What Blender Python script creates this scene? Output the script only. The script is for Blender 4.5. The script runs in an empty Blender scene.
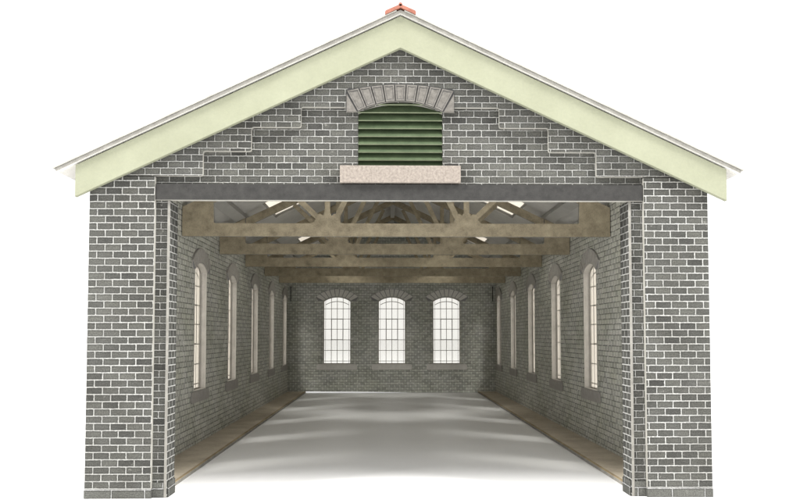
import bpy, bmesh, math, random
from mathutils import Vector
random.seed(7)
K = 0.001                      # one drawing unit of the card model, in metres
S = bpy.context.scene
C = S.collection
R = math.radians

# ------------------------------------------------------------------ materials
def srgb(r, g, b):
    def f(c):
        c /= 255.0
        return c / 12.92 if c <= 0.04045 else ((c + 0.055) / 1.055) ** 2.4
    return (f(r), f(g), f(b), 1.0)

class NT:
    def __init__(s, name, rough=0.85):
        s.m = bpy.data.materials.new(name); s.m.use_nodes = True
        s.t = s.m.node_tree; s.n = s.t.nodes; s.l = s.t.links
        s.b = s.n['Principled BSDF']; s.b.inputs['Roughness'].default_value = rough
        s.b.inputs['Specular IOR Level'].default_value = 0.25
    def node(s, typ, **kw):
        o = s.n.new(typ)
        for k, v in kw.items():
            if hasattr(o, k): setattr(o, k, v)
        return o
    def link(s, a, b): s.l.new(a, b)
    def math(s, op, a, b=None, clamp=False):
        o = s.n.new('ShaderNodeMath'); o.operation = op; o.use_clamp = clamp
        for i, v in enumerate((a, b)):
            if v is None: continue
            if isinstance(v, (int, float)): o.inputs[i].default_value = v
            else: s.l.new(v, o.inputs[i])
        return o.outputs[0]
    def mix(s, fac, a, b, blend='MIX'):
        o = s.n.new('ShaderNodeMix'); o.data_type = 'RGBA'; o.blend_type = blend
        for i, v in ((0, fac), (6, a), (7, b)):
            if isinstance(v, (int, float)): o.inputs[i].default_value = v
            elif isinstance(v, tuple): o.inputs[i].default_value = v
            else: s.l.new(v, o.inputs[i])
        return o.outputs[2]
    def noise(s, vec, scale, detail=3, rough=0.55):
        o = s.n.new('ShaderNodeTexNoise'); o.inputs['Scale'].default_value = scale
        o.inputs['Detail'].default_value = detail; o.inputs['Roughness'].default_value = rough
        if vec is not None: s.l.new(vec, o.inputs['Vector'])
        return o.outputs['Fac']
    def ramp(s, v, lo, hi):
        o = s.n.new('ShaderNodeMapRange'); s.l.new(v, o.inputs[0])
        o.inputs[1].default_value = lo; o.inputs[2].default_value = hi
        return o.outputs[0]
    def uv(s):
        return s.n.new('ShaderNodeTexCoord').outputs['UV']
    def obj(s):
        return s.n.new('ShaderNodeTexCoord').outputs['Object']
    def bump(s, h, strength, dist):
        o = s.n.new('ShaderNodeBump'); o.inputs['Strength'].default_value = strength
        o.inputs['Distance'].default_value = dist
        s.l.new(h, o.inputs['Height']); s.l.new(o.outputs[0], s.b.inputs['Normal'])
    def color(s, c):
        if isinstance(c, tuple): s.b.inputs['Base Color'].default_value = c
        else: s.l.new(c, s.b.inputs['Base Color'])

def g(v, r=1.0, gr=1.0, b=1.0):
    return (v * r, v * gr, v * b, 1.0)

def brick_mat(name, bw, rh, mort, dark, light, mortar, off=(0, 0), wob=0.95):
    n = NT(name, 0.8)
    uv = n.uv()
    nz = n.n.new('ShaderNodeTexNoise'); nz.inputs['Scale'].default_value = 0.5; nz.inputs['Detail'].default_value = 3
    n.link(uv, nz.inputs['Vector'])
    sub = n.n.new('ShaderNodeVectorMath'); sub.operation = 'MULTIPLY_ADD'
    n.link(nz.outputs['Color'], sub.inputs[0]); sub.inputs[1].default_value = (wob, wob, 0)
    n.link(uv, sub.inputs[2])
    ad = n.n.new('ShaderNodeVectorMath'); ad.operation = 'ADD'; n.link(sub.outputs[0], ad.inputs[0])
    ad.inputs[1].default_value = (off[0] - wob / 2, off[1] - wob / 2, 0)
    br = n.n.new('ShaderNodeTexBrick')
    br.inputs['Scale'].default_value = 1.0
    br.inputs['Mortar Size'].default_value = mort
    br.inputs['Mortar Smooth'].default_value = 0.6
    br.inputs['Brick Width'].default_value = bw
    br.inputs['Row Height'].default_value = rh
    br.inputs['Color1'].default_value = dark
    br.inputs['Color2'].default_value = light
    br.inputs['Mortar'].default_value = mortar
    n.link(ad.outputs[0], br.inputs['Vector'])
    spk = n.ramp(n.noise(uv, 0.8, 5, 0.75), 0.34, 0.68)
    big = n.ramp(n.noise(uv, 0.028, 4, 0.6), 0.35, 0.72)
    rim = n.n.new('ShaderNodeTexBrick')          # dark printed outline round every brick: embossed edge shading put into the colour
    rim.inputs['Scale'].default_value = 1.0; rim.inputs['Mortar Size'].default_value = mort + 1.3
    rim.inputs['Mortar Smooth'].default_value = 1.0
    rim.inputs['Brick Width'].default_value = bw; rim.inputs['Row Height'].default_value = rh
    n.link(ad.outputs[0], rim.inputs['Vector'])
    c = n.mix(n.math('MULTIPLY', n.math('SUBTRACT', 1.0, br.outputs['Fac']), 0.85), br.outputs['Color'],
              n.mix(spk, g(0.38), g(1.95, 1, 1, .94)), 'MULTIPLY')
    # pale dust rubbed into the print in uneven patches
    c = n.mix(n.math('MULTIPLY', big, 0.42), c, n.mix(spk, g(0.06, 1, 1.02, .92), g(0.20, 1, 1, .93)))
    scuff = n.ramp(n.noise(uv, 0.11, 5, 0.68), 0.64, 0.74)
    c = n.mix(n.math('MULTIPLY', scuff, 0.55), c, g(0.42, 1, .98, .9))
    c2 = n.mix(n.math('MULTIPLY', br.outputs['Fac'], n.ramp(n.noise(uv, 0.5, 3, 0.6), 0.62, 0.40)), c, g(0.20, 1, 1, .95))
    c = n.mix(0.62, c, c2)
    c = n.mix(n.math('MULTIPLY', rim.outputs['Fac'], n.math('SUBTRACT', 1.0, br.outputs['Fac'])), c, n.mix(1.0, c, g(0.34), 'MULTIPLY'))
    soot = n.ramp(n.noise(uv, 0.017, 5, 0.62), 0.40, 0.66)
    c = n.mix(n.math('MULTIPLY', soot, 0.5), c, n.mix(1.0, c, (0.55, 0.53, 0.49, 1), 'MULTIPLY'))
    n.color(c)
    h = n.math('ADD', br.outputs['Fac'], n.math('MULTIPLY', spk, 0.3))
    n.bump(h, 1.0, 0.0016)
    return n.m

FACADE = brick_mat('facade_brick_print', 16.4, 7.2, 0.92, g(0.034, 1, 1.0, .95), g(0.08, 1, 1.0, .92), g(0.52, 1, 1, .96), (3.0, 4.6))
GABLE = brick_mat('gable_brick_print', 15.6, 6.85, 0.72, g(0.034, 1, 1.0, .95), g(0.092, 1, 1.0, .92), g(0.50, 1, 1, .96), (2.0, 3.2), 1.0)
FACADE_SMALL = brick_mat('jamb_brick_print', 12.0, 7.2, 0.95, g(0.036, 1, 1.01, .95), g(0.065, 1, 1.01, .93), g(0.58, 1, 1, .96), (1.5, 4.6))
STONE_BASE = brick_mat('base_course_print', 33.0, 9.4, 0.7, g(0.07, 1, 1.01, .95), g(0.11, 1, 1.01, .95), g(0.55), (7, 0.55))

def inner_brick(name, bw, rh, body, pale, joint, headamt=0.8):
    n = NT(name, 0.85)
    uv = n.uv()
    br = n.n.new('ShaderNodeTexBrick')
    br.inputs['Scale'].default_value = 1.0; br.inputs['Mortar Size'].default_value = 0.95
    br.inputs['Mortar Smooth'].default_value = 0.6
    br.inputs['Brick Width'].default_value = bw; br.inputs['Row Height'].default_value = rh
    br.inputs['Color1'].default_value = body
    br.inputs['Color2'].default_value = tuple(x * 0.66 for x in body[:3]) + (1,)
    br.inputs['Mortar'].default_value = pale
    n.link(uv, br.inputs['Vector'])
    spk = n.ramp(n.noise(uv, 0.75, 4, 0.7), 0.3, 0.7)
    big = n.ramp(n.noise(uv, 0.015, 4, 0.6), 0.3, 0.7)
    c = n.mix(1.0, br.outputs['Color'], n.mix(spk, g(0.45), g(1.5)), 'MULTIPLY')
    sep = n.n.new('ShaderNodeSeparateXYZ'); n.link(uv, sep.inputs[0])
    fr = n.math('FRACT', n.math('DIVIDE', sep.outputs[1], rh))
    near = n.math('ABSOLUTE', n.math('SUBTRACT', fr, 0.5))
    line = n.ramp(near, 0.36, 0.47)
    ln = n.math('MULTIPLY', line, n.ramp(n.noise(uv, 0.12, 2), 0.2, 0.5), True)
    c = n.mix(ln, c, joint)
    c = n.mix(big, c, n.mix(1.0, c, (0.82, 0.83, 0.75, 1), 'MULTIPLY'))
    n.color(c)
    h = n.math('SUBTRACT', n.math('MULTIPLY', spk, 0.5), line)
    n.bump(h, 0.7, 0.0010)
    return n.m

INNER = inner_brick('inner_brick_print', 14.0, 7.4, g(0.60, 1, .995, .92), g(0.90, 1, .99, .94), g(0.15, 1, 1, .93))
INNER_REAR = inner_brick('rear_brick_print', 15.0, 7.4, g(0.60, 1, 1.01, .96), g(0.86, 1, 1, .97), g(0.18, 1, 1, .97))

def plain(name, a, b, scale, rough=0.85, bump=0.0, detail=4, lo=0.35, hi=0.68, bdist=0.0004):
    n = NT(name, rough)
    o = n.obj()
    v = n.noise(o, scale, detail, 0.65)
    v2 = n.noise(o, scale * 9, 3, 0.6)
    m = n.ramp(n.math('ADD', n.math('MULTIPLY', v, 0.7), n.math('MULTIPLY', v2, 0.3)), lo, hi)
    n.color(n.mix(m, a, b))
    if bump: n.bump(v2, bump, bdist)
    return n.m

CARD = plain('cut_card_edge', g(0.26, 1, .97, .86), g(0.38, 1, .98, .90), 60)
CARD_JAMB = plain('folded_card_edge', g(0.15, 1, .96, .86), g(0.24, 1, .97, .88), 90)
CARD_DULL = plain('dull_card_edge', g(0.20, 1, .95, .84), g(0.32, 1, .96, .86), 60)
def green_paint():
    n = NT('pale_green_paint', 0.75); o = n.obj()
    a = n.ramp(n.noise(o, 24, 5, .6), .3, .7)
    c = n.mix(a, srgb(128, 130, 110), srgb(137, 139, 119))
    c = n.mix(n.math('MULTIPLY', n.ramp(n.noise(o, 420, 3, .6), .35, .7), 0.10), c, g(0.10))
    c = n.mix(n.math('MULTIPLY', n.ramp(n.noise(o, 60, 6, .7), .69, .76), 0.35), c, g(0.12, 1, .95, .7))
    n.color(c); n.bump(n.noise(o, 420, 3), 0.3, 0.0004)
    return n.m
PALEGREEN = green_paint()
LINTEL = plain('dark_lintel_print', g(0.020, 1, .97, .93), g(0.038, 1, .97, .91), 140, 0.8, 0.2, 5)
SILL = plain('pinkish_stone_print', srgb(98, 91, 85), srgb(152, 143, 134), 420, 0.9, 0.4, 5, 0.30, 0.70)
VOUS = plain('grey_stone_print', g(0.085, 1, .93, .83), g(0.17, 1, .94, .85), 260, 0.9, 0.4, 5)
VOUS_GAP = plain('stone_joint_print', g(0.22), g(0.28), 200)
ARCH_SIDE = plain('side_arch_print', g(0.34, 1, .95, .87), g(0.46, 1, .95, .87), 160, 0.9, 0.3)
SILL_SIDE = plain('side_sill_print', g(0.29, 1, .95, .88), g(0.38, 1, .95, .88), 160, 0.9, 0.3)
JOINT = plain('vent_joint_print', g(0.035), g(0.05), 200)
ARCH_IN = plain('inner_arch_print', g(0.60, 1, .98, .93), g(0.76, 1, .98, .93), 160, 0.9, 0.3)
SILL_IN = plain('inner_sill_print', g(0.52, 1, .97, .92), g(0.62, 1, .97, .92), 120, 0.9, 0.2)
GREEN = plain('louvre_green', srgb(48, 60, 40), srgb(66, 78, 54), 90, 0.7, 0.2)
GREEN_EDGE = plain('louvre_edge', srgb(100, 108, 86), srgb(122, 128, 106), 90)
DARK = plain('dark_backing', g(0.02), g(0.03), 50)
TIMBER = plain('mottled_timber_print', srgb(112, 103, 86), srgb(176, 165, 140), 80, 0.85, 0.3, 7, 0.30, 0.72)
TIMBER_D = plain('timber_print_brown', srgb(130, 114, 92), srgb(178, 162, 130), 30, 0.85, 0.3, 6)
ROOF_IN = plain('roof_lining', g(0.50, 1, .98, .93), g(0.62, 1, .98, .93), 14)
PURLIN = plain('purlin_card', g(0.34, 1, .98, .92), g(0.42, 1, .98, .92), 22)
WALK = plain('brown_walkway_print', srgb(170, 159, 142), srgb(204, 194, 176), 26, 0.8, 0.25, 6)
TERRA = plain('terracotta_print', srgb(124, 76, 62), srgb(152, 102, 86), 120, 0.7, 0.2)
def bar_mat():
    n = NT('glazing_bar_print', 0.8)
    n.n.remove(n.b)
    d = n.n.new('ShaderNodeBsdfDiffuse'); d.inputs[0].default_value = g(0.45, 1, .96, .88)
    t = n.n.new('ShaderNodeBsdfTranslucent'); t.inputs[0].default_value = g(0.40, 1, .95, .86)
    m = n.n.new('ShaderNodeMixShader'); m.inputs[0].default_value = 0.5
    n.link(d.outputs[0], m.inputs[1]); n.link(t.outputs[0], m.inputs[2])
    n.link(m.outputs[0], n.n['Material Output'].inputs['Surface'])
    return n.m
BAR = bar_mat()
REVEAL = plain('window_reveal_card', g(0.42, 1, .95, .87), g(0.55, 1, .95, .88), 70)

def slate():
    n = NT('slate_print', 0.8); uv = n.uv()
    br = n.n.new('ShaderNodeTexBrick'); br.inputs['Scale'].default_value = 1
    br.inputs['Mortar Size'].default_value = 0.5; br.inputs['Brick Width'].default_value = 11; br.inputs['Row Height'].default_value = 9
    br.inputs['Color1'].default_value = g(0.08, .95, 1, 1.06); br.inputs['Color2'].default_value = g(0.17, .97, 1, 1.05)
    br.inputs['Mortar'].default_value = g(0.03)
    n.link(uv, br.inputs['Vector'])
    n.color(n.mix(1.0, br.outputs['Color'], n.mix(n.ramp(n.noise(uv, 0.5, 4), .3, .7), g(.6), g(1.3)), 'MULTIPLY'))
    n.bump(br.outputs['Fac'], -0.5, 0.0006)
    return n.m
SLATE = slate()

def glass():
    n = NT('clear_window_film', 0.15)
    n.n.remove(n.b)
    out = n.n['Material Output']
    tr = n.n.new('ShaderNodeBsdfTransparent'); tr.inputs[0].default_value = (0.93, 0.93, 0.91, 1)
    tl = n.n.new('ShaderNodeBsdfTranslucent'); tl.inputs[0].default_value = (0.52, 0.48, 0.42, 1)
    gl = n.n.new('ShaderNodeBsdfGlossy'); gl.inputs['Roughness'].default_value = 0.2
    m1 = n.n.new('ShaderNodeMixShader'); lf = n.n.new('ShaderNodeLayerWeight'); lf.inputs[0].default_value = 0.5
    n.link(n.math('ADD', 0.17, n.math('MULTIPLY', n.math('POWER', lf.outputs['Facing'], 2.0), 0.9)), m1.inputs[0])
    n.link(tr.outputs[0], m1.inputs[1]); n.link(tl.outputs[0], m1.inputs[2])
    m2 = n.n.new('ShaderNodeMixShader'); lw = n.n.new('ShaderNodeLayerWeight'); lw.inputs[0].default_value = 0.5
    n.link(n.math('ADD', 0.03, n.math('MULTIPLY', n.math('POWER', lw.outputs['Facing'], 4.0), 0.6)), m2.inputs[0])
    n.link(m1.outputs[0], m2.inputs[1]); n.link(gl.outputs[0], m2.inputs[2])
    n.link(m2.outputs[0], out.inputs['Surface'])
    return n.m
GLASS = glass()

def ground_mat():
    n = NT('white_table_sheet', 0.45)
    n.b.inputs['Specular IOR Level'].default_value = 0.5
    o = n.obj()
    n.color(n.mix(n.ramp(n.noise(o, 3.0, 4), .3, .7), g(0.82), g(0.85)))
    n.bump(n.noise(o, 900, 3), 0.05, 0.0003)
    return n.m
GROUND = ground_mat()

# ------------------------------------------------------------------ mesh tools (units -> metres)
def finish(name, bm, mats, parent=None, bevel=0.0, loc=(0, 0, 0), rotz=0.0, smooth=False):
    bmesh.ops.remove_doubles(bm, verts=bm.verts, dist=1e-4)
    bmesh.ops.recalc_face_normals(bm, faces=bm.faces)
    if bevel:
        es = [e for e in bm.edges if len(e.link_faces) == 2 and e.calc_face_angle(0) > R(38)]
        bmesh.ops.bevel(bm, geom=es, offset=bevel, segments=2, affect='EDGES', clamp_overlap=True, profile=0.6)
        bm.normal_update()
    uvl = bm.loops.layers.uv.verify()
    for f in bm.faces:
        nx, ny, nz = (abs(c) for c in f.normal)
        for l in f.loops:
            x, y, z = l.vert.co
            if nx >= ny and nx >= nz * 0.8: l[uvl].uv = (y, z)
            elif ny >= nz: l[uvl].uv = (x, z)
            elif nx > 0.2: l[uvl].uv = (y, math.copysign(math.hypot(x, z - 490), x))
            else: l[uvl].uv = (x, y)
    me = bpy.data.meshes.new(name)
    for v in bm.verts: v.co *= K
    bm.to_mesh(me); bm.free()
    for m in (mats if isinstance(mats, (list, tuple)) else [mats]): me.materials.append(m)
    o = bpy.data.objects.new(name, me); C.objects.link(o)
    o.location = [c * K for c in loc]; o.rotation_euler[2] = rotz
    if parent: o.parent = parent
    return o

FRONT = lambda u, v, t: (u, t, v)          # u across, v up, t depth
SIDE = lambda u, v, t: (t, u, v)           # u along the shed, v up, t across
FLAT = lambda u, v, t: (u, v, t)

def plate(bm, outline, t0, t1, mp=FRONT, holes=(), mats=(0, 0, 0)):
    """a sheet cut to an outline with holes; mats = near cap, far cap, cut edge"""
    loops = [list(outline)] + [list(h) for h in holes]
    caps = []
    for t, mi in ((t0, mats[0]), (t1, mats[1])):
        vl, es = [], []
        for lp in loops:
            vs = [bm.verts.new(mp(u, v, t)) for u, v in lp]
            es += [bm.edges.new((vs[i], vs[(i + 1) % len(vs)])) for i in range(len(vs))]
            vl.append(vs)
        if len(loops) == 1:
            fs = [bm.faces.new(vl[0])]
        else:
            r = bmesh.ops.triangle_fill(bm, use_beauty=True, use_dissolve=False, edges=es)
            fs = [x for x in r['geom'] if isinstance(x, bmesh.types.BMFace)]
        for f in fs: f.material_index = mi
        caps.append(vl)
    for a, b in zip(*caps):
        for i in range(len(a)):
            j = (i + 1) % len(a)
            f = bm.faces.new((a[i], a[j], b[j], b[i])); f.material_index = mats[2]

def box(bm, x0, x1, y0, y1, z0, z1, mi=0):
    plate(bm, [(x0, z0), (x1, z0), (x1, z1), (x0, z1)], y0, y1, FRONT, mats=(mi, mi, mi))

def arc_pts(hw, zs, rise, n=14):
    """points of a segmental arch from +hw to -hw, springing at zs"""
    r = (hw * hw + rise * rise) / (2 * rise); cz = zs + rise - r
    a = math.asin(hw / r)
    return [(r * math.sin(a - 2 * a * i / n), cz + r * math.cos(a - 2 * a * i / n)) for i in range(n + 1)], r, cz, a

def opening(uc, hw, z0, zs, rise):
    p, _, _, _ = arc_pts(hw, zs, rise)
    return [(uc - hw, z0), (uc + hw, z0)] + [(uc + x, z) for x, z in p]

new = bmesh.new

# ------------------------------------------------------------------ the table and the white surround
bm = new()
bmesh.ops.create_grid(bm, x_segments=2, y_segments=2, size=30000)
gnd = finish('ground', bm, GROUND); gnd['kind'] = 'structure'

# ------------------------------------------------------------------ the shed
shed = bpy.data.objects.new('engine_shed', None); C.objects.link(shed)
shed['label'] = 'grey brick card model engine shed with pale green bargeboards and an open front'
shed['category'] = 'model building'

RZ, RS = 490.0, 0.473                       # underside of the roof: ridge height and slope
und = lambda x: RZ - RS * abs(x)
OUT, PIN, WIN, WOUT, LEN = 314.5, 249.0, 293.0, 303.0, 1483.0

# front gable sheet, with the opening and the vent cut out
bm = new()
e = 0.6
outl = [(-OUT, 0), (-237, 0), (-237, 300), (-PIN, 300), (-PIN, 316.7), (PIN, 316.7), (PIN, 300), (237, 300), (237, 0), (OUT, 0),
        (OUT, und(OUT) - e), (0, RZ - e), (-OUT, und(OUT) - e)]
plate(bm, outl, 6, 30, FRONT, [opening(0, 43.5, 336, 391, 11)], mats=(0, 0, 1))
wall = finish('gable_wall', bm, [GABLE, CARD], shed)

# the upper gable is a second sheet, corbelled out in steps over the recessed field round the vent
st = [(201, 324.6), (201, 350), (152, 350), (152, 375), (101.5, 375), (101.5, 396), (50, 396)]
def rounded(pts, r=2.2):
    out = []
    n = len(pts)
    for i, p in enumerate(pts):
        a, b = Vector(pts[i - 1]), Vector(pts[(i + 1) % n]); p = Vector(p)
        da, db = (a - p), (b - p)
        k = min(r, da.length * .4, db.length * .4)
        p0, p2 = p + da.normalized() * k, p + db.normalized() * k
        for t in (0, .5, 1):
            q = p0 * (1 - t) ** 2 + p * 2 * t * (1 - t) + p2 * t * t
            out.append((q.x, q.y))
    return out
bm = new()
edge = rounded([(OUT - 20, 324.6)] + st + [(50, 408)])[3:-3]
edge = [(OUT, 324.6)] + edge + [(50, 408)]
upper = edge + [(-x, z) for x, z in reversed(edge)] + [(-OUT, und(OUT) - e), (0, RZ - e), (OUT, und(OUT) - e)]
plate(bm, upper, 0.6, 5.9, FRONT, mats=(0, 0, 1))
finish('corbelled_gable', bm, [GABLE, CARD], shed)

# brick piers, door jambs
for s in (-1, 1):
    bm = new()
    pts = [(s * 249, 9.2), (s * OUT, 9.2), (s * OUT, 323.4), (s * 249, 323.4)]
    plate(bm, pts, 0, 5.9, FRONT, mats=(0, 0, 1))
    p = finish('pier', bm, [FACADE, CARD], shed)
    bm = new(); box(bm, *sorted((s * 248.6, s * (OUT + .5))), -0.5, 5.8, 0, 9.1)
    finish('plinth', bm, STONE_BASE, p, 0.5)
    bm = new(); box(bm, *sorted((s * 237.1, s * 248.5)), 4.6, 5.9, 0, 15)
    finish('plinth', bm, STONE_BASE, p, 0.3)
    # the folded reveal: brick on its inner face, cut card on its front edge
    bm = new()
    x0, x1 = sorted((s * 234.2, s * 236.9))
    plate(bm, [(x0, 0), (x1, 0), (x1, 299.8), (x0, 299.8)], 4.2, 34, FRONT, mats=(1, 0, 0))
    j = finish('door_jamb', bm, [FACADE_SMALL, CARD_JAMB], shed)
    bm = new(); box(bm, *sorted((s * 233.0, s * 233.7)), 6.5, 33.5, 0, 15)
    finish('plinth', bm, STONE_BASE, j, 0.2)
    # the ends of the front wall, where it folds back to the side walls
    bm = new(); box(bm, *sorted((s * 303.4, s * OUT)), 30, 62, 0, 330)
    finish('corner_return', bm, FACADE, shed)

# lintel with pale underside
bm = new()
plate(bm, [(-248.6, 300), (248.6, 300), (248.6, 316.4), (-248.6, 316.4)], 1.2, 9.5, FRONT, mats=(0, 0, 1))
finish('lintel', bm, [LINTEL, CARD], shed)

# vent: louvres, stone arch, sill
bm = new()
pitch = 8.25
for k in range(9):
    z = 333.5 + k * pitch
    prof = [(6.4, z), (5.0, z + .7), (13.4, z + 11.0), (14.8, z + 10.3)]       # (y, z)
    plate(bm, prof, -43.2, 43.2, SIDE, mats=(0, 0, 0))
bm.faces.ensure_lookup_table()
for f in bm.faces:
    ys = [v.co.y for v in f.verts]
    if max(ys) < 6.6: f.material_index = 1
box(bm, -43.3, 43.3, 18, 19, 330, 410, 2)
vent = finish('louvred_vent', bm, [GREEN, GREEN_EDGE, DARK], shed)
bm = new()
_, r_in, cz, a_in = arc_pts(43.5, 391, 11)
def top_at(x): return 420.0 - (1 - math.cos(math.asin(x / 228.0))) * 228.0
ip, _, _, _ = arc_pts(43.5, 391, 11)
back = [(55.5, 390.6), (55.5, 412.5), (53, 415.6)] + [(x, top_at(x)) for x in (48, 36, 24, 12, 0, -12, -24, -36, -48)] + [(-53, 415.6), (-55.5, 412.5), (-55.5, 390.6)] + [(x, z) for x, z in reversed(ip)]
plate(bm, back, 0.2, 2.3, FRONT, mats=(1, 1, 2))
def ray_top(a):
    lo, hi = r_in, r_in + 60
    for _ in range(40):
        m = (lo + hi) / 2; x, z = m * math.sin(a), cz + m * math.cos(a)
        if z > top_at(x) - 1.0 or abs(x) > 54.6: hi = m
        else: lo = m
    return (lo * math.sin(a), cz + lo * math.cos(a))
nv = 9
for i in range(nv):
    a0 = -a_in + 2 * a_in * i / nv + 0.006; a1 = -a_in + 2 * a_in * (i + 1) / nv - 0.006
    am = (a0 + a1) / 2
    pin = lambda a: ((r_in + .5) * math.sin(a), cz + (r_in + .5) * math.cos(a))
    pts = [pin(a0), pin(am), pin(a1), ray_top(a1), ray_top(am), ray_top(a0)]
    vs = [bm.verts.new((x, 0.15, z)) for x, z in pts]
    f = bm.faces.new(vs)
    f.normal_update()
    if f.normal.y > 0: f.normal_flip()
    r = bmesh.ops.extrude_face_region(bm, geom=[f])
    top = [x for x in r['geom'] if isinstance(x, bmesh.types.BMFace)][0]
    for v in top.verts: v.co.y = -0.9
    rr = bmesh.ops.inset_individual(bm, faces=[top], thickness=1.7, depth=0)
    rr = bmesh.ops.inset_individual(bm, faces=[top], thickness=0.7, depth=-0.4)
    for x in rr['faces']: x.material_index = 1
for s in (-1, 1):
    x, z = ray_top(s * (a_in + .006))
    plate(bm, [(s * 44.4, 391.0), (s * 55, 391.0), (s * 55, z - 1), (x + s * .2, z - 1)], -0.7, 0.1, FRONT, mats=(0, 0, 0))
finish('vent_arch', bm, [VOUS, JOINT, CARD_DULL], vent)
bm = new(); box(bm, -61.5, 61.5, -2.2, 5.6, 317.6, 335.2)
finish('vent_sill', bm, SILL, vent, 0.5)

# bargeboards: one painted card, both slopes in a piece
bm = new()
t = 1.6
plate(bm, [(0, RZ - t), (-327, und(327) - t), (-327, 301.7), (0, 455.5), (332, 299.3), (332, und(332) - t)], -6.5, -0.7, FRONT, mats=(0, 0, 0))
finish('bargeboard', bm, PALEGREEN, shed, 0.35)

# ---------------------------------------------------------------- windows
WY = [151, 401, 651, 901, 1151, 1401]
WX = [-155, 0, 155]
Z0, ZS, RISE, HW = 81.0, 259.0, 12.0, 39.0

def rect(x0, x1, z0, z1): return [(x0, z0), (x1, z0), (x1, z1), (x0, z1)]
def make_window():
    bm = new()
    # sash sheet: frame and glazing bars cut from one piece
    xs = [-33, -16.5, 0, 16.5, 33]; zs = [89, 119, 149, 179, 208, 237]
    p, r, cz_, a = arc_pts(HW + 3, ZS, RISE)
    arch = lambda x, d=0: cz_ + math.sqrt(max((r - d) ** 2 - x * x, 0))
    inner, _, _, _ = arc_pts(HW - 2.2, ZS - 1.5, RISE - .6)
    plate(bm, [(-HW - 3, Z0 - 3), (HW + 3, Z0 - 3)] + p, 9.0, 10.0, FRONT,
          [[(-HW + 2.2, Z0 + 2.2), (HW - 2.2, Z0 + 2.2)] + inner], mats=(0, 0, 0))
    zt = lambda x: arch(x, 2.0)
    for x in xs:
        w = 0.45 if abs(x) == 33 else 0.75
        box(bm, x - w, x + w, 9.55, 9.95, Z0 + 1, zt(abs(x) + w))
    for z in zs:
        box(bm, -HW + 1, HW - 1, 9.6, 9.9, z - .75, z + .75)
    # curved inner bar under the arch
    o_, _, _, _ = arc_pts(33, 249, 9.5); i_, _, _, _ = arc_pts(33, 247.2, 9.5)
    plate(bm, o_ + list(reversed(i_)), 9.65, 9.85, FRONT)
    # hopper light
    plate(bm, rect(-17.4, 17.4, 148.2, 208.9), 9.3, 9.5, FRONT, [rect(-15.2, 15.2, 150.4, 206.7)])
    w = finish('window', bm, BAR, shed)
    bm = new()
    plate(bm, [(-HW - 4, Z0 - 4), (HW + 4, Z0 - 4)] + arc_pts(HW + 4, ZS, RISE + .6)[0], 10.1, 10.6)
    finish('pane', bm, GLASS, w)
    # voussoir arch
    bm = new()
    _, r, cz_, a = arc_pts(HW + 0.4, ZS, RISE)
    th, n = 22.0, 9
    seg = lambda rr, a0, a1, m=4: [(rr * math.sin(a0 + (a1 - a0) * i / m), cz_ + rr * math.cos(a0 + (a1 - a0) * i / m)) for i in range(m + 1)]
    a2 = a + 0.12
    plate(bm, seg(r, -a, a, 20) + [(HW + 14, ZS - 1)] + seg(r + th, a2, -a2, 20) + [(-HW - 14, ZS - 1)], -1.6, -0.1, FRONT, mats=(1, 1, 0))
    for i in range(n):
        a0 = -a2 + 2 * a2 * i / n + .012; a1 = -a2 + 2 * a2 * (i + 1) / n - .012
        plate(bm, seg(r + .8, a0 * a / a2, a1 * a / a2, 2) + seg(r + th - .8, a1, a0, 2), -2.5, -1.55, FRONT)
    finish('arch', bm, [ARCH_IN, VOUS_GAP], w)
    bm = new()
    plate(bm, [(-57, 67), (-54, 64.5), (54, 64.5), (57, 67), (57, 77), (54, Z0 - .4), (-54, Z0 - .4), (-57, 77)], -2.0, -0.1)
    finish('sill', bm, SILL_IN, w, 0.4)
    # pale cut edge of the opening
    bm = new()
    lp = opening(0, HW - .05, Z0 + .05, ZS, RISE - .05); li = opening(0, HW - 1.0, Z0 + 1.0, ZS - .2, RISE - .8)
    plate(bm, lp, -0.5, 0.9, FRONT, [li])
    finish('edge_trim', bm, REVEAL, w)
    return w

def place(src, loc, rot, first):
    if first: w = src
    else:
        w = src.copy(); C.objects.link(w); w.parent = shed
        for ch in list(src.children):
            c = ch.copy(); C.objects.link(c); c.parent = w
    w.location = [c * K for c in loc]; w.rotation_euler[2] = rot
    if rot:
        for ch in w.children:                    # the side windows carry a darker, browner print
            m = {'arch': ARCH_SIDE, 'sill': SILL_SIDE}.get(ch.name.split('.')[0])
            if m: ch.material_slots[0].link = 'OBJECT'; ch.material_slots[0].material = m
    return w
proto = make_window()
first = True
for x in WX:
    place(proto, (x, LEN, 0), 0, first); first = False
for y in WY:
    place(proto, (-WIN, y, 0), R(90), False)
for y in WY:
    place(proto, (WIN, y, 0), R(-90), False)

# side walls: inner print, outer print, cut edges
for s in (-1, 1):
    bm = new()
    plate(bm, [(30.2, 0), (LEN + 11, 0), (LEN + 11, und(WOUT) - 1), (30.2, und(WOUT) - 1)], s * WIN, s * WOUT, SIDE,
          [opening(y, HW, Z0, ZS, RISE) for y in WY], mats=(0, 1, 2))
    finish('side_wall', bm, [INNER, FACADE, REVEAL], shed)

# rear wall stands a hair clear of the table, so light leaks in under it
bm = new()
plate(bm, [(-WIN + .3, 0.2), (-246, 0.2), (-245, 3.8), (-60, 2.6), (60, 0.7), (WIN - .3, 0.4), (WIN - .3, und(WIN) - e), (0, RZ - e), (-WIN + .3, und(WIN) - e)],
      LEN, LEN + 10, FRONT, [opening(x, HW, Z0, ZS, RISE) for x in WX], mats=(0, 1, 2))
rear = finish('rear_wall', bm, [INNER_REAR, FACADE, REVEAL], shed)
for s in (-1, 1):
    bm = new(); box(bm, s * 286 - 1.2, s * 286 + 1.2, LEN - .8, LEN - .1, 258, 300)
    finish('tab_slot', bm, DARK, rear)

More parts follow.
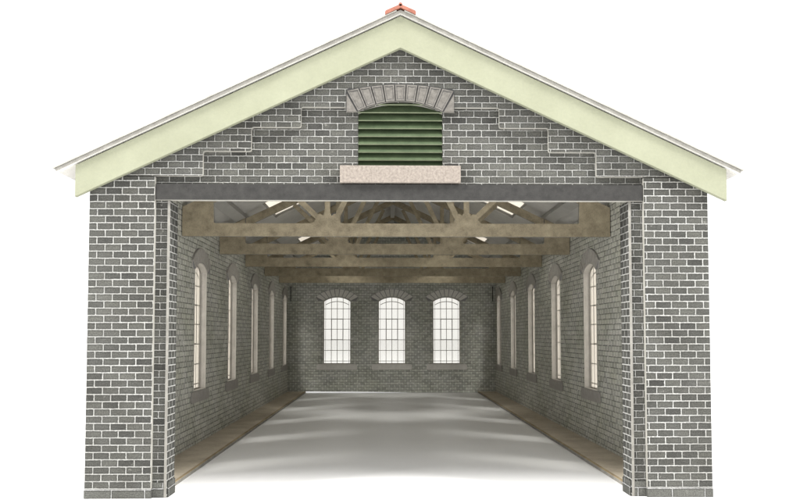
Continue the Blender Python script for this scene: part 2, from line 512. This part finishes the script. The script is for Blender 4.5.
# brown walkways along the walls
for s in (-1, 1):
    bm = new()
    x0, x1 = sorted((s * 242, s * (WIN - .4)))
    box(bm, x0, x1, 34.5, LEN - .6, 0, 3.6)
    for f in bm.faces:
        if abs(f.calc_center_median().x - s * 242) < .1: f.material_index = 1
    w = finish('walkway', bm, [WALK, CARD_DULL], shed)
    bm = new()
    x0, x1 = sorted((s * 242.5, s * 245.5))
    box(bm, x0, x1, 35, LEN - 1, 3.6, 4.3)
    finish('kerb', bm, TIMBER_D, w)

# ---------------------------------------------------------------- roof
ca = 1 / math.sqrt(1 + RS * RS); sa = RS * ca
LIGHTS = [(548, 712), (1062, 1252)]
for s in (-1, 1):
    mp = lambda u, v, t, s=s: (s * (v * ca + t * sa), u, RZ - v * sa + t * ca)
    holes = [[(a, 150 / ca), (b, 150 / ca), (b, 224 / ca), (a, 224 / ca)] for a, b in LIGHTS]
    L = 345 / ca
    k0 = -RS                                    # mitre at the ridge
    bm = new()
    plate(bm, [(-9.5, 0), (LEN + 26, 0), (LEN + 26, L), (-9.5, L)], 0, 3.2, mp, holes, mats=(0, 1, 1))
    for v in bm.verts:                          # close the ridge: both slopes meet on the centre line
        if abs(v.co.x) < 4 and v.co.z > RZ - 3: v.co.x = s * 0.02; v.co.z = RZ if v.co.z < RZ + 1 else RZ + 3.2 / ca
    slope = finish('roof_slope', bm, [ROOF_IN, CARD_JAMB], shed)
    bm = new()
    plate(bm, [(-10.2, 2.5), (LEN + 27, 2.5), (LEN + 27, L + 1.5), (-10.2, L + 1.5)], 3.5, 4.7, mp, holes, mats=(1, 0, 1))
    finish('slates', bm, [SLATE, CARD], slope)
    for a, b in LIGHTS:
        bm = new()
        h = [(a + 2.5, 152.5 / ca), (b - 2.5, 152.5 / ca), (b - 2.5, 221.5 / ca), (a + 2.5, 221.5 / ca)]
        plate(bm, [(a - 3, 147 / ca), (b + 3, 147 / ca), (b + 3, 227 / ca), (a - 3, 227 / ca)], 4.9, 6.4, mp, [h])
        rl = finish('rooflight', bm, REVEAL, slope)
        bm = new()
        plate(bm, [(a - 2, 148 / ca), (b + 2, 148 / ca), (b + 2, 226 / ca), (a - 2, 226 / ca)], 6.6, 7.1, mp)
        finish('pane', bm, GLASS, rl)
    # purlins under the slope
    for px in (263, 125):
        bm = new()
        v = px / ca
        plate(bm, [(31, v - 9), (LEN - 1, v - 9), (LEN - 1, v + 9), (31, v + 9)], -13.0, -0.3, mp)
        finish('purlin', bm, PURLIN, shed)
bm = new(); box(bm, -5, 5, 31, LEN - 1, 466, 487)
finish('ridge_beam', bm, PURLIN, shed)

# terracotta ridge tiles, a run of short caps
bm = new()
y = -11.0
while y < LEN + 26:
    y1 = min(y + 62, LEN + 28); t0, t1 = 5.0 / ca, 8.2 / ca
    for s in (-1, 1):
        pr = [(0, RZ + t0), (s * 15.3, und(15.3) + t0), (s * 15.8, und(15.8) + t0 + 2.6), (s * 15.0, und(15) + t1 + .4), (0, RZ + t1)]
        plate(bm, pr, y, y1 - .6, FRONT)
    rp = [(1.9 * math.cos(R(d)), RZ + t1 - .2 + 1.9 * math.sin(R(d))) for d in range(0, 360, 45)]
    plate(bm, rp, y, y1 - .9, FRONT)
    y = y1
finish('ridge_capping', bm, TERRA, shed)

# ---------------------------------------------------------------- roof trusses
CB, CT = 297.6, 314.6                           # bottom chord
rt = lambda x: 475 - RS * abs(x)                # top of the rafters
def bar(bm, p, q, w, t0, t1, w2=None):
    p, q = Vector(p), Vector(q); d = (q - p).normalized(); n = Vector((-d.y, d.x))
    w2 = w if w2 is None else w2
    pts = [p + n * w / 2, q + n * w2 / 2, q - n * w2 / 2, p - n * w / 2]
    plate(bm, [(v.x, v.y) for v in pts], t0, t1, FRONT)

def make_truss():
    bm = new()
    # one outline: chord, heel plates at the walls, flared gussets at the nodes
    X = 291.8; H = 249.0
    def gusset(c):
        # right to left across a node: fillets rising to three stubs
        f = []
        for dx, z in ((22, CT), (18, 316.2), (16.0, 320), (14.5, 326), (9.5, 328), (6.0, 325), (4.2, 329), (-4.2, 329), (-6.0, 325), (-9.5, 328), (-14.5, 326), (-16.0, 320), (-18, 316.2), (-22, CT)):
            f.append((c + dx, z))
        return f
    heel = [(X, rt(X)), (H + 1, rt(H + 1)), (H, CT + 1.5), (H - 1.5, CT)]
    out = [(-X, CB), (-X + 1.5, CB - .8), (X - 1.5, CB - .8), (X, CB)] + heel + gusset(95) + gusset(-95) + [(-x, z) for x, z in reversed(heel)]
    plate(bm, out, -3, 3, FRONT, mats=(0, 0, 1))
    t = finish('roof_truss', bm, [TIMBER, CARD_DULL], shed, 0.0)
    for s in (-1, 1):
        bm = new()
        plate(bm, [(s * 248.8, rt(248.8) - .4), (0.0, rt(0) - .4), (0, rt(0) - 14.5), (s * 248.8, rt(248.8) - 14.5)], -2.4, 2.4, FRONT, mats=(0, 0, 1))
        finish('rafter', bm, [TIMBER, CARD_DULL], t)
        bm = new(); bar(bm, (s * 95, 326), (s * 95, rt(95) - 14.6), 7.4, -2.8, 2.8)
        finish('post', bm, TIMBER, t)
        bm = new(); bar(bm, (s * 82.5, 322), (s * 22, rt(22) - 16), 7.2, -2.0, 2.0)
        finish('strut', bm, TIMBER, t)
        bm = new(); bar(bm, (s * 107.0, 322), (s * 169, rt(169) - 15), 7.2, -2.2, 2.2)
        finish('strut', bm, TIMBER, t)
    return t
tr = make_truss()
for i, y in enumerate((284, 532, 779, 1030, 1277)):
    place(tr, (0, y, 0), 0, i == 0)

# ------------------------------------------------------------------ light: a white studio with two side softboxes and an added front fill
W = bpy.data.worlds.new('World'); S.world = W; W.use_nodes = True
bg = W.node_tree.nodes['Background']
bg.inputs[0].default_value = (1, 1, 1, 1); bg.inputs[1].default_value = 1.27

def softbox(name, pos, aim, size, power, col=(1, 1, 1)):
    l = bpy.data.lights.new(name, 'AREA'); l.shape = 'RECTANGLE'; l.size = size; l.size_y = size * 2.4; l.energy = power; l.color = col
    o = bpy.data.objects.new(name, l); C.objects.link(o)
    o.location = pos
    o.rotation_euler = (Vector(aim) - Vector(pos)).to_track_quat('-Z', 'Y').to_euler()
    return o
for s in (-1, 1):
    d = Vector((s * math.cos(R(38)) * math.cos(R(46)), -math.sin(R(38)) * math.cos(R(46)), math.sin(R(46)))) * 4.0
    aim = Vector((0, 0.7, 0.15))
    softbox('softbox', aim + d, aim, 0.65, 260, (1.0, 0.985, 0.96))

softbox('softbox', (0.15, -2.6, 1.75), (0, 0.5, 0.1), 0.9, 16, (1.0, 0.99, 0.97))  # added unseen fill lamp, brightens the shed floor from the front

# ------------------------------------------------------------------ camera
cam = bpy.data.cameras.new('camera'); co = bpy.data.objects.new('camera', cam); C.objects.link(co)
cam.sensor_width = 36.0; cam.lens = 815 / 800 * 36.0
cam.shift_y = 45 / 800
cam.clip_start = 0.01; cam.clip_end = 200
co.location = (-0.0133, -0.824, 0.163)
co.rotation_euler = (R(92.8), 0, R(-0.9))
S.camera = co
S.view_settings.view_transform = 'Standard'; S.view_settings.look = 'None'
S.view_settings.exposure = 0.0; S.view_settings.gamma = 1.0
S.cycles.max_bounces = 14; S.cycles.diffuse_bounces = 8; S.cycles.transparent_max_bounces = 16
